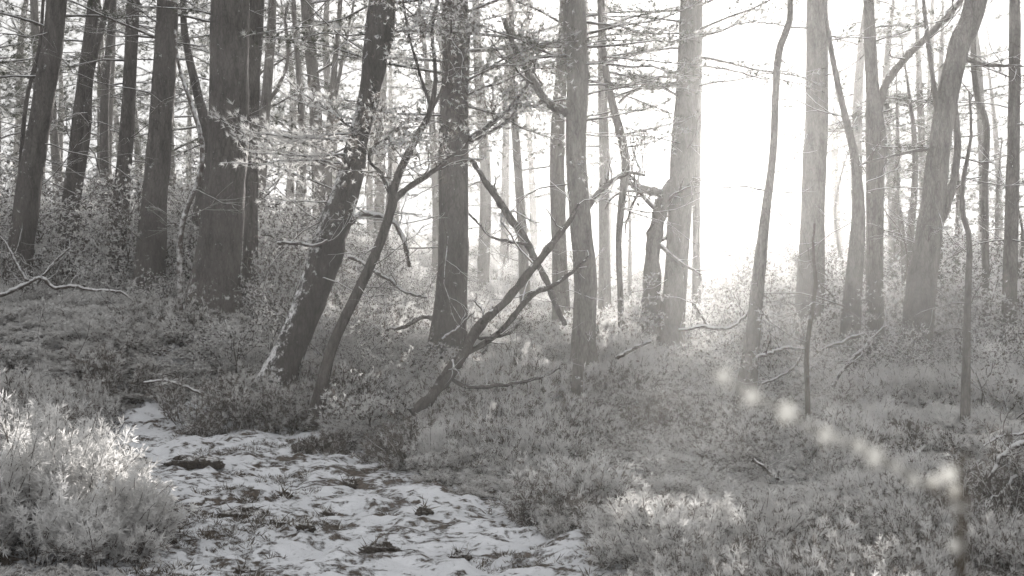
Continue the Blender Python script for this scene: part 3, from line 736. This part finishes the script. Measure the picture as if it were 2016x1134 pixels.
# ------------------------------------------------------------------ heather: bush templates
def heather_mesh(mb, c, rx, hgt, n, r, frost=.45, lean=(0, 0), sprig=16, sc=1.0, tall=1.0):
    pos, dr = [], []
    for k in range(n):
        a, q = r.uniform(0, 2 * np.pi), r.random() ** .5
        b = np.array([np.cos(a) * rx * .35 * q, np.sin(a) * rx * .35 * q, -.04]) + c
        L = hgt * r.uniform(.75, 1.2) * (1.05 - .25 * q)
        d = np.array([np.cos(a) * q * 1.0 * rx / hgt * .7 + lean[0], np.sin(a) * q * rx / hgt * .7 + lean[1], 1.0]); d /= np.linalg.norm(d)
        m = 6; pts = [b]
        for j in range(m - 1):
            d = d + r.normal(0, .17, 3) + np.array([0, 0, .03 - .06 * q]); d /= np.linalg.norm(d); pts.append(pts[-1] + d * L / (m - 1))
        pts = np.array(pts)
        mb.tube(pts, np.linspace(.0042, .0016, m) * sc, 3, 0 if r.random() < .6 else 1)
        for t in np.linspace(.28, 1, sprig):
            i = min(int(t * (m - 1)), m - 2); f = t * (m - 1) - i
            pp = pts[i] * (1 - f) + pts[i + 1] * f; tg = pts[i + 1] - pts[i]; tg /= np.linalg.norm(tg)
            off = r.normal(0, 1, 3); off -= off.dot(tg) * tg; off /= np.linalg.norm(off)
            pos.append(pp + off * .025 * sc * r.random()); dr.append(tg + off * r.uniform(.4, 1.2))
    pos, dr = np.array(pos), np.array(dr)
    which = r.integers(0, 3, len(pos))
    zz = (pos[:, 2] - c[2]) / hgt
    fz = (r.random(len(pos)) < frost * (.5 + .8 * np.clip(zz, 0, 1))).astype(int)   # frost settles on the exposed tips
    for w in range(3):
        s = which == w
        mb.tufts(SPRIG[w], pos[s], dr[s], r.uniform(.7, 1.4, s.sum()) * sc, r, fz[s])
    return mb

tmpl_col = bpy.data.collections.new('heather_templates')
N_T = 8
for k in range(N_T):
    r = np.random.default_rng(300 + k)
    mb = heather_mesh(MB(), np.zeros(3), r.uniform(.22, .32), r.uniform(.24, .34), 40, r, frost=(.6, .75, .9, 1.1, .66, .82, 1.0, .48)[k], sprig=30)
    tmpl_col.objects.link(bpy.data.objects.new(f'sprig_{k}', mb.mesh('heather_sprig', [M_HEATH, M_HFROST])))
scrub_col = bpy.data.collections.new('scrub_templates')
for k in range(6):
    r = np.random.default_rng(350 + k); wood, tips = MB(), []
    for j in range(9):
        a = r.uniform(0, 6.28)
        grow(wood, (r.normal(0, .12), r.normal(0, .12), -.1), (np.cos(a) * .7, np.sin(a) * .7, 1), r.uniform(.6, 1.15), .008, 2, r, tips, .12, .24, (4, 8))
    leaf_tips(wood, tips, LEAF, r, 3, .55, (.7, 1.5), .05)
    scrub_col.objects.link(bpy.data.objects.new(f'scrub_{k}', wood.mesh('scrub', [M_TWIG, M_HFROST])))
twig_col = bpy.data.collections.new('twig_templates')
for k in range(6):
    r = np.random.default_rng(370 + k); wood, tips = MB(), []
    for j in range(6):
        a = r.uniform(0, 6.28)
        grow(wood, (r.normal(0, .08), r.normal(0, .08), -.05), (np.cos(a), np.sin(a), r.uniform(.4, 1.3)), r.uniform(.35, .8), .0045, 2, r, tips, -.15, .2, (2, 5))
    leaf_tips(wood, tips, LEAF, r, 1, 1.0, (.5, 1.0), .02)
    twig_col.objects.link(bpy.data.objects.new(f'twig_{k}', wood.mesh('bare_twig', [M_SNOWTWIG, M_HFROST])))
grass_col = bpy.data.collections.new('grass_templates')
for k in range(4):
    r = np.random.default_rng(380 + k); mb = MB(); n = 46
    ph = r.uniform(0, 6.28, n); rad = .10 * r.random(n) ** .5
    pos = np.stack([np.cos(ph) * rad, np.sin(ph) * rad * .7, np.full(n, -.01)], -1)
    dr = np.stack([np.cos(ph) * r.uniform(.2, 1.6, n), np.sin(ph) * r.uniform(.2, 1.6, n), np.full(n, .6)], -1)
    blade = (np.array([[-.004, 0, 0], [.004, 0, 0], [.003, .004, .05], [-.003, .004, .05], [0, .018, .085]]), np.array([[0, 1, 2], [0, 2, 3], [3, 2, 4]]))
    mb.tufts(blade, pos, dr, r.uniform(.5, 1.2, n), r, (r.random(n) < .18).astype(int))
    grass_col.objects.link(bpy.data.objects.new(f'tuft_{k}', mb.mesh('grass_tuft', [M_GRASS, M_HFROST])))

def scatter(name, label, cat, pts, rot, scl, idx, coll):
    me = bpy.data.meshes.new(name); n = len(pts)
    me.vertices.add(n); me.vertices.foreach_set('co', np.asarray(pts, float).ravel())
    for nm, arr in (('rot', rot), ('scl', scl)):
        a = me.attributes.new(nm, 'FLOAT_VECTOR', 'POINT'); a.data.foreach_set('vector', np.asarray(arr, float).ravel())
    a = me.attributes.new('idx', 'INT', 'POINT'); a.data.foreach_set('value', np.asarray(idx, np.int32))
    o = bpy.data.objects.new(name, me); scn.collection.objects.link(o)
    ng = bpy.data.node_groups.new(name + '_scatter', 'GeometryNodeTree')
    ng.interface.new_socket('Geometry', in_out='INPUT', socket_type='NodeSocketGeometry')
    ng.interface.new_socket('Geometry', in_out='OUTPUT', socket_type='NodeSocketGeometry')
    N, L = ng.nodes, ng.links
    gi, gout, ip, ci = N.new('NodeGroupInput'), N.new('NodeGroupOutput'), N.new('GeometryNodeInstanceOnPoints'), N.new('GeometryNodeCollectionInfo')
    ci.inputs['Collection'].default_value = coll; ci.inputs['Separate Children'].default_value = True; ci.inputs['Reset Children'].default_value = True
    def at(nm, t):
        q = N.new('GeometryNodeInputNamedAttribute'); q.data_type = t; q.inputs['Name'].default_value = nm; return q.outputs[0]
    e = N.new('FunctionNodeEulerToRotation')
    L.new(gi.outputs[0], ip.inputs['Points']); L.new(ci.outputs[0], ip.inputs['Instance']); ip.inputs['Pick Instance'].default_value = True
    L.new(at('idx', 'INT'), ip.inputs['Instance Index']); L.new(at('rot', 'FLOAT_VECTOR'), e.inputs[0]); L.new(e.outputs[0], ip.inputs['Rotation'])
    L.new(at('scl', 'FLOAT_VECTOR'), ip.inputs['Scale']); L.new(ip.outputs[0], gout.inputs[0])
    md = o.modifiers.new('scatter', 'NODES'); md.node_group = ng
    return tag(o, label, cat, kind='stuff')

def jitter_grid(x0, x1, y0, y1, step, r):
    xs, ys = np.meshgrid(np.arange(x0, x1, step), np.arange(y0, y1, step))
    return (xs + r.uniform(-.5, .5, xs.shape) * step).ravel(), (ys + r.uniform(-.5, .5, ys.shape) * step).ravel()

BUSHES = [
 (175, 1010, 6.6, .34, .60, 160, .98, 'slim upright frosted heather bush behind the straw-pale tuft'),  # px of the foot centre, distance, radius, height, stems, frost, label
 (15, 1090, 5.95, .56, .70, 240, .95, 'large heather bush white with frost at the near path edge'),
 (125, 1090, 6.05, .40, .68, 230, .98, 'tall pale heather bush beside the snowy path, next to the largest'),
 (210, 1110, 5.8, .26, .38, 170, 1.0, 'low straw-pale heather tuft overhanging the snowy path'),
 (-30, 960, 7.3, .60, .72, 150, .85, 'frosted heather bush behind the large one at the path edge'),
 (545, 800, 10.3, .34, .40, 90, .45, 'frosted heather clump hiding the foot of the crooked trunk'),
 (205, 745, 10.9, .42, .45, 90, .30, 'dome shaped dark heather clump on the bank below the fallen branch'),
 (430, 770, 10.3, .50, .46, 100, .35, 'broad dark heather clump on the bank below the thickest pine'),
 (815, 915, 8.7, .34, .42, 110, .16, 'dark tussock at the path edge below the leaning dead stem'),
 (640, 890, 9.2, .24, .20, 60, .2, 'small dark heather tuft at the head of the path'),
 (1300, 790, 9.6, .48, .42, 100, .25, 'dark rounded heather mound below the frosted bough'),
 (1130, 1030, 6.9, .40, .40, 120, .62, 'frost tipped heather bush at the near edge of the path bend'),
 (1075, 1060, 6.7, .30, .30, 80, .3, 'dark heather tuft beside the frost tipped bush'),
 (1310, 1150, 5.7, .34, .36, 120, .72, 'white crested heather tuft beside the frosty hollow'),
 (1500, 1150, 5.7, .36, .36, 120, .70, 'spiky frosted heather tuft before the snow patch'),
 (1670, 870, 8.5, .4, .34, 90, .3, 'brownish heather mound below the wiry sapling'),
 (2000, 1060, 6.4, .44, .62, 120, .22, 'tall dark heather bush under arching snowy stems'),
 (1790, 870, 8.6, .34, .36, 80, .18, 'dark heather clump below the bare crooked stem'),
]
r = np.random.default_rng(41)
for k, (px, py, d, rx, hg, n, fr_, lab) in enumerate(BUSHES):
    p = P(px, py, d); z = float(ground(p[0], p[1]))
    root = empty('heather_bush', (p[0], p[1], z), lab, 'bush')
    q = np.array([p[0], p[1], z])
    mb = heather_mesh(MB(), q, rx * .55, hg, n // 4, r, frost=fr_ * 1.25, sprig=32, sc=1.0)
    for j in range(7):                                    # uneven sub-clumps make up the bush
        a = j * .9 + r.uniform(0, .8); rr_ = rx * r.uniform(.35, .85)
        cx, cyy = p[0] + rr_ * np.cos(a), p[1] + rr_ * np.sin(a)
        heather_mesh(mb, np.array([cx, cyy, float(ground(cx, cyy))]), rx * r.uniform(.3, .5), hg * r.uniform(.45, 1.0), n // 8, r, frost=fr_ * r.uniform(.9, 1.4), sprig=32, sc=1.0,
                     lean=(.35 * np.cos(a) + r.normal(0, .15), .35 * np.sin(a)))
    o = mb.build('sprigs', [M_HEATH, M_HFROST], root)
    o['kind'] = 'stuff'

def shrub(label, px, py, d, hg, n, seed, frost=.75, spread=.7, per=4):
    r = np.random.default_rng(600 + seed); p = P(px, py, d); z = float(ground(p[0], p[1]))
    root = empty('frosted_shrub', (p[0], p[1], z), label, 'shrub')
    wood, leaf, tips = MB(), MB(), []
    for j in range(n):
        a = r.uniform(0, 6.28)
        grow(wood, (p[0] + r.normal(0, .06), p[1] + r.normal(0, .06), z - .06), (np.cos(a) * spread, np.sin(a) * spread, 1), hg * r.uniform(.6, 1.05), .010, 2, r, tips, .15, .2, (3, 6))
    leaf_tips(leaf, tips, LEAF, r, per, frost, (.8, 1.4), .03)
    wood.build('stems', [M_SNOWTWIG], root)['kind'] = 'stuff'
    leaf.build('leaves', [M_HEATH, M_HFROST], root)['kind'] = 'stuff'
shrub('bright frosted shrub between bare crooked stem and slender straight trunk', 1965, 740, 10.2, .75, 10, 1, .8)
shrub('frosted leafy shrub at the foot of the straight pine', 870, 660, 11.6, .5, 9, 2, .75, .4)
shrub('frosted shrub at the foot of the twin-legged pine', 1400, 660, 12.2, .5, 10, 3, .7)
shrub('glowing frosted shrub behind the crooked thin trunk', 1530, 650, 13.0, .95, 10, 4, .75)
shrub('frosted shrub at the foot of the narrow trunk and thickest pine', 470, 660, 10.9, .32, 8, 5, .8)
shrub('snowy twiggy bush in front of the slender trunk in the light gap', 1000, 600, 15, .55, 9, 6, .6)
shrub('wispy frosted shrub at the foot of the forked sapling', 715, 745, 9.8, .45, 9, 7, .7)
shrub('twiggy frosted bush behind the crossed bare boughs', 1655, 650, 14.5, 1.1, 9, 8, .6)
shrub('tall frosted bush in the glow between twin-legged pine and crooked thin trunk', 1500, 640, 14.2, 1.25, 11, 9, .75)
shrub('frosted bush between glowing pine and bending trunk', 1632, 640, 13.4, 1.2, 10, 10, .7)
shrub('frosted bush between heavy leaning trunk and zigzag trunk', 1880, 660, 13.6, 1.2, 11, 11, .65)
shrub('frosted bush at the foot of the zigzag trunk', 1945, 650, 14.4, 1.2, 10, 12, .6)
shrub('frosted bush between knobbly pine and heavy leaning trunk', 1760, 660, 14.2, 1.1, 10, 13, .65)
shrub('frosted twiggy bush behind the stubby dark stem', 1205, 640, 13.2, .95, 10, 14, .65)
shrub('frosted twiggy bush behind the leaning dead stem', 960, 640, 12.8, .55, 10, 15, .8)
shrub('frosted twiggy bush between crooked trunk and forked sapling', 655, 640, 12.4, 1.1, 11, 16, .65)
shrub('frosted twiggy bush between narrow trunk and crooked trunk', 560, 640, 13.0, 1.2, 11, 17, .6)
shrub('frosted twiggy bush seen through the fork of the sapling', 770, 630, 13.6, .85, 11, 18, .65)

# arching snow covered stems over the dark bush at the edge
stem('arching_stem', 'arching snow laden stem over the tall dark heather bush', 'branch', 6.3,
     [[(2060, 880, 10), (2010, 870, 12), (1975, 895, 11), (1950, 935, 9), (1940, 975, 5)], [(2050, 930, 9), (2005, 925, 9), (1965, 960, 7), (1935, 985, 4)],
      [(2050, 850, 6), (1990, 850, 6), (1945, 870, 4)]], bark_m=M_SNOWTWIG, seed=20, twigs=5, twig_L=(.08, .25))

# clods of earth on the path
def clod(label, px, py, sx, sy, sz, seed, group=None):
    xy = flat(px, py, .03); z = float(ground(*xy)); r = np.random.default_rng(seed)
    nu, nv = 26, 14
    u = np.linspace(0, 2 * np.pi, nu, endpoint=False)[None]; v = np.linspace(.02, np.pi - .02, nv)[:, None]
    x, y, zz = np.sin(v) * np.cos(u), np.sin(v) * np.sin(u), np.cos(v) * np.ones_like(u)
    k = 1 + .75 * (vnoise(x * 2.2 + seed, zz * 2.2 + y * 2.2, seed) - .5) + .4 * (vnoise(x * 6 + seed, zz * 6 + y * 6, seed + 3) - .5)
    pts = np.stack([x * k * sx, y * k * sy, zz * k * sz], -1).reshape(-1, 3) + np.array([*xy, z])
    i = np.arange(nv - 1)[:, None] * nu; j = np.arange(nu)[None]; kk = (j + 1) % nu
    m = MB(); m.add(pts, np.stack([i + j, i + nu + j, i + nu + kk, i + kk], -1).reshape(-1, 4))
    root = empty('earth_clod', (*xy, z), label, 'clod', group)
    m.build('lump', [M_CLOD], root)
    gm = MB(); n = 60
    q = pts[r.integers(0, len(pts), n)]; q = q[q[:, 2] > z - .01]
    blade = (np.array([[-.003, 0, 0], [.003, 0, 0], [0, .012, .06]]), np.array([[0, 1, 2]]))
    gm.tufts(blade, q, r.normal(size=q.shape) + np.array([0, 0, .8]), r.uniform(.6, 1.3, len(q)), r, (r.random(len(q)) < .25).astype(int))
    gm.build('grass_blades', [M_GRASS, M_HFROST], root)['kind'] = 'stuff'
M_CLOD = bark('earth_clod', (.025, .021, .018), (.10, .085, .07), .72, .86, up=.3, scale=25)
clod('long dark clod of earth lying across the snow at the path bend', 740, 1068, .11, .05, .045, 2)
clod('broad dark tussock in the snow near the head of the path', 385, 918, .17, .08, .05, 3)
clod('jagged dark tussock in the snow beside the pale heather', 470, 995, .15, .09, .05, 4)
for k, (px, py) in enumerate([(600, 1045), (545, 1020), (330, 1060), (905, 1090), (480, 1110), (640, 985), (560, 965), (835, 1010), (690, 940)]):
    clod('small dark clod of earth poking through the path snow', px, py, .045, .04, .03, 20 + k, 'small clods on the snowy path')

# ------------------------------------------------------------------ heather, scrub and dead grass: uncountable cover
r = np.random.default_rng(5)
xs, ys, sc = [], [], []
for (x0, x1, y0, y1, st, s_) in [(-5, 5, 4.4, 8, .135, .66), (-5, 5, 8, 9.5, .16, .85), (-7, 7, 9.5, 15, .20, 1.05), (-14, 14, 15, 26, .42, 1.5), (-28, 28, 26, 55, .95, 2.3)]:
    a, b = jitter_grid(x0, x1, y0, y1, st, r); xs.append(a); ys.append(b); sc.append(np.full(len(a), s_))
xs, ys, sc = map(np.concatenate, (xs, ys, sc))
view = np.abs(xs) < ys * .50 + .8
dens = fbm(xs * .9, ys * .9, 61, 3)
ps = path_soft(xs, ys)
keep = view & (ps < .60) & (r.random(len(xs)) < (.6 + .9 * dens) * (1 - 1.55 * ps))
xs, ys, sc, dens = xs[keep], ys[keep], sc[keep] * (1 - .85 * ps[keep]), dens[keep]
n = len(xs); zs = ground(xs, ys)
hvar = (.35 + 1.15 * sstep(.3, .7, dens)) * np.where(sunlane(xs, ys + 2, .5), .75, 1)
scl = sc[:, None] * np.stack([r.uniform(.85, 1.3, n), r.uniform(.85, 1.3, n), hvar * r.uniform(.75, 1.2, n)], -1)
rot = np.stack([r.normal(0, .18, n), r.normal(0, .18, n), r.uniform(0, 6.28, n)], -1)
frosty = fbm(xs * .55 + 9, ys * .55, 71, 2) + .22 * sstep(-1.2, -1.7, xs) * sstep(9, 7.5, ys) + .3 * sstep(-1.3, -2.2, xs) * sstep(9, 9.8, ys) + .16 * sstep(10.6, 11.8, ys) * sstep(-2.2, -1.4, xs) + .1 * sstep(8, 6.6, ys)  # random frost, plus zones frosted more to lighten them, middle band as if sunlit
order = np.array([7, 0, 4, 1, 5, 2, 6, 3])
idx = order[np.clip((frosty * 12 - 2.2 + r.normal(0, 1.3, n)).astype(int), 0, 7)]
scatter('heather', 'frost dusted brown heather covering bank and forest floor', 'heather', np.stack([xs, ys, zs], -1), rot, scl, idx, tmpl_col)

xs, ys = [], []
for (x0, x1, y0, y1, st) in [(-6, 7, 11.6, 14.5, .62), (-9, 9, 14.5, 22, .75), (-14, 16, 22, 36, 1.0), (-26, 26, 36, 57, 1.6)]:
    a, b = jitter_grid(x0, x1, y0, y1, st, r); xs.append(a); ys.append(b)
xs, ys = np.concatenate(xs), np.concatenate(ys)
keep = (np.abs(xs) < ys * .5 + 1) & (r.random(len(xs)) < .8) & ~((xs < -2.6) & (ys < 13.3))
xs, ys = xs[keep], ys[keep]; n = len(xs)
s0 = r.uniform(.45, .85, n) * (1 + .35 * sstep(25, 50, ys)) * (1 + 1.0 * sstep(-.08, -.25, xs / ys)) * (1 + .7 * sstep(.1, .2, xs / ys))
s0 = np.where(ys < 14.5, s0 * .62, s0) * np.where(xs < -2.6, np.where(ys < 14.5, .7, 1), 1)
s0 = np.where(sunlane(xs, ys + np.where(ys < 16, 5, 0), .6), s0 * .6, s0)
scl = s0[:, None] * np.stack([r.uniform(.9, 1.3, n), r.uniform(.9, 1.3, n), r.uniform(.8, 1.15, n)], -1)
rot = np.stack([r.normal(0, .1, n), r.normal(0, .1, n), r.uniform(0, 6.28, n)], -1)
scatter('undergrowth', 'frosty twiggy undergrowth between the trunks', 'undergrowth', np.stack([xs, ys, ground(xs, ys)], -1), rot, scl, r.integers(0, 6, n), scrub_col)

xs, ys = [], []
for (x0, x1, y0, y1, st) in [(-5, 5, 5, 10, .6), (-8, 8, 10, 15.5, .5), (-13, 13, 15.5, 28, .9)]:
    a, b = jitter_grid(x0, x1, y0, y1, st, r); xs.append(a); ys.append(b)
xs, ys = np.concatenate(xs), np.concatenate(ys)
keep = (path_soft(xs, ys) < .3) & (np.abs(xs) < ys * .48 + .8) & (r.random(len(xs)) < .75); xs, ys = xs[keep], ys[keep]; n = len(xs)
s0 = r.uniform(.45, 1.1, n) * np.where(ys < 10, .7, 1) * np.where(ys > 15.5, 1.4, 1) * np.where(sunlane(xs, ys, .6), .7, 1)
scatter('bare_twigs', 'bare frost lined twigs arching out of the heather', 'twigs', np.stack([xs, ys, ground(xs, ys)], -1),
        np.stack([r.normal(0, .15, n), r.normal(0, .15, n), r.uniform(0, 6.28, n)], -1), np.repeat(s0[:, None], 3, 1), r.integers(0, 6, n), twig_col)

xs, ys = jitter_grid(-3.5, 2.5, 4.8, 11.5, .075, r)
d_ = fbm(xs * 1.3, ys * 2.6, 91, 4)
keep = path_mask(xs, ys) & (d_ + .10 * (r.random(len(xs)) - .5) > .575)
xs, ys = xs[keep], ys[keep]; n = len(xs)
scl = np.repeat(r.uniform(.22, .6, n)[:, None], 3, 1)
scatter('dead_grass', 'dark dead grass poking through the path snow', 'grass', np.stack([xs, ys, ground(xs, ys)], -1),
        np.stack([r.normal(0, .2, n), r.normal(0, .2, n), r.uniform(0, 6.28, n)], -1), scl, r.integers(0, 4, n), grass_col)

# ------------------------------------------------------------------ the blurred stalk close to the lens
m, n_, l_ = mat('ice_bead')
gl = n_.new('ShaderNodeBsdfTranslucent'); gl.inputs[0].default_value = (.9, .89, .86, 1)
df = n_.new('ShaderNodeBsdfDiffuse'); df.inputs[0].default_value = (.88, .88, .87, 1)
mx = n_.new('ShaderNodeMixShader'); mx.inputs[0].default_value = .6; oo = n_.new('ShaderNodeOutputMaterial')
l_.new(df.outputs[0], mx.inputs[1]); l_.new(gl.outputs[0], mx.inputs[2]); l_.new(mx.outputs[0], oo.inputs[0])
M_ICE = m
D0 = .5
root = empty('grass_stalk', (P(1900, 1134, D0)[0] + .02, P(1900, 1134, D0)[1], float(ground(.25, .6))), 'blurred arching grass stalk strung with white ice beads', 'stalk')
beads = [(1888, 1035, 14), (1880, 965, 18), (1838, 948, 18), (1655, 868, 16), (1588, 836, 16), (1512, 797, 15), (1452, 762, 14), (1885, 1075, 26), (1890, 995, 28), (1868, 935, 30), (1800, 945, 22), (1765, 922, 20), (1722, 900, 30), (1690, 880, 24), (1625, 857, 28), (1548, 813, 33), (1478, 782, 29), (1425, 742, 27)]
line = [np.array(root.location), P(1900, 1500, D0), P(1888, 1134, D0)] + [P(b[0], b[1], D0) for b in sorted(beads[7:], key=lambda q: -q[1]) if b[0] not in (1868,)] + [P(1395, 722, D0)]
s = spline(np.array(line), 70)
mb = MB(); mb.tube(s, np.linspace(.0022, .0007, len(s)), 6, 0); mb.build('stem', [M_GRASS], root)
mb = MB(); t = np.linspace(0, 1, 8)[:, None]; mb.tube(P(1868, 960, D0) * (1 - t) + P(1905, 890, D0) * t, .0012, 5, 0); mb.build('side_stem', [M_GRASS], root)
for k, (bx_, by_, w_) in enumerate(beads):
    c = P(bx_, by_, D0); rad = w_ / F * D0 * .58; rr = np.random.default_rng(k)
    nu, nv = 14, 9
    u = np.linspace(0, 2 * np.pi, nu, endpoint=False)[None]; v = np.linspace(.01, np.pi - .01, nv)[:, None]
    x, y, z = np.sin(v) * np.cos(u), np.sin(v) * np.sin(u), np.cos(v) * np.ones_like(u)
    kq = 1 + .35 * (vnoise(x * 2 + k, y * 2 + z * 2, k) - .5)
    q = np.stack([x * kq, y * kq, z * kq * 1.05], -1).reshape(-1, 3) * rad + c
    i = np.arange(nv - 1)[:, None] * nu; j = np.arange(nu)[None]; kk = (j + 1) % nu
    mb = MB(); mb.add(q, np.stack([i + j, i + nu + j, i + nu + kk, i + kk], -1).reshape(-1, 4)); mb.build('ice_bead', [M_ICE], root)

# ------------------------------------------------------------------ the air
m, n_, l_ = mat('haze')
pv = n_.new('ShaderNodeVolumePrincipled'); oo = n_.new('ShaderNodeOutputMaterial'); l_.new(pv.outputs[0], oo.inputs['Volume'])
pv.inputs['Color'].default_value = (.97, .97, .97, 1); pv.inputs['Density'].default_value = HAZE_DENSITY; pv.inputs['Anisotropy'].default_value = HAZE_G  # haze added to give the sun glow and stand in for lens veil
mb = MB()
x0, x1, y0, y1, z0, z1 = -42, 42, -27, 60, float(gz.min()) - 1.0, 15.5
v = np.array([[x, y, z] for z in (z0, z1) for y in (y0, y1) for x in (x0, x1)])
mb.add(v, np.array([[0, 2, 3, 1], [4, 5, 7, 6], [0, 1, 5, 4], [2, 6, 7, 3], [0, 4, 6, 2], [1, 3, 7, 5]]))
ho = mb.build('haze', [m], smooth=False)
tag(ho, 'pale haze added between the trees in place of lens veil', 'haze', kind='stuff')
bpy.context.view_layer.update()
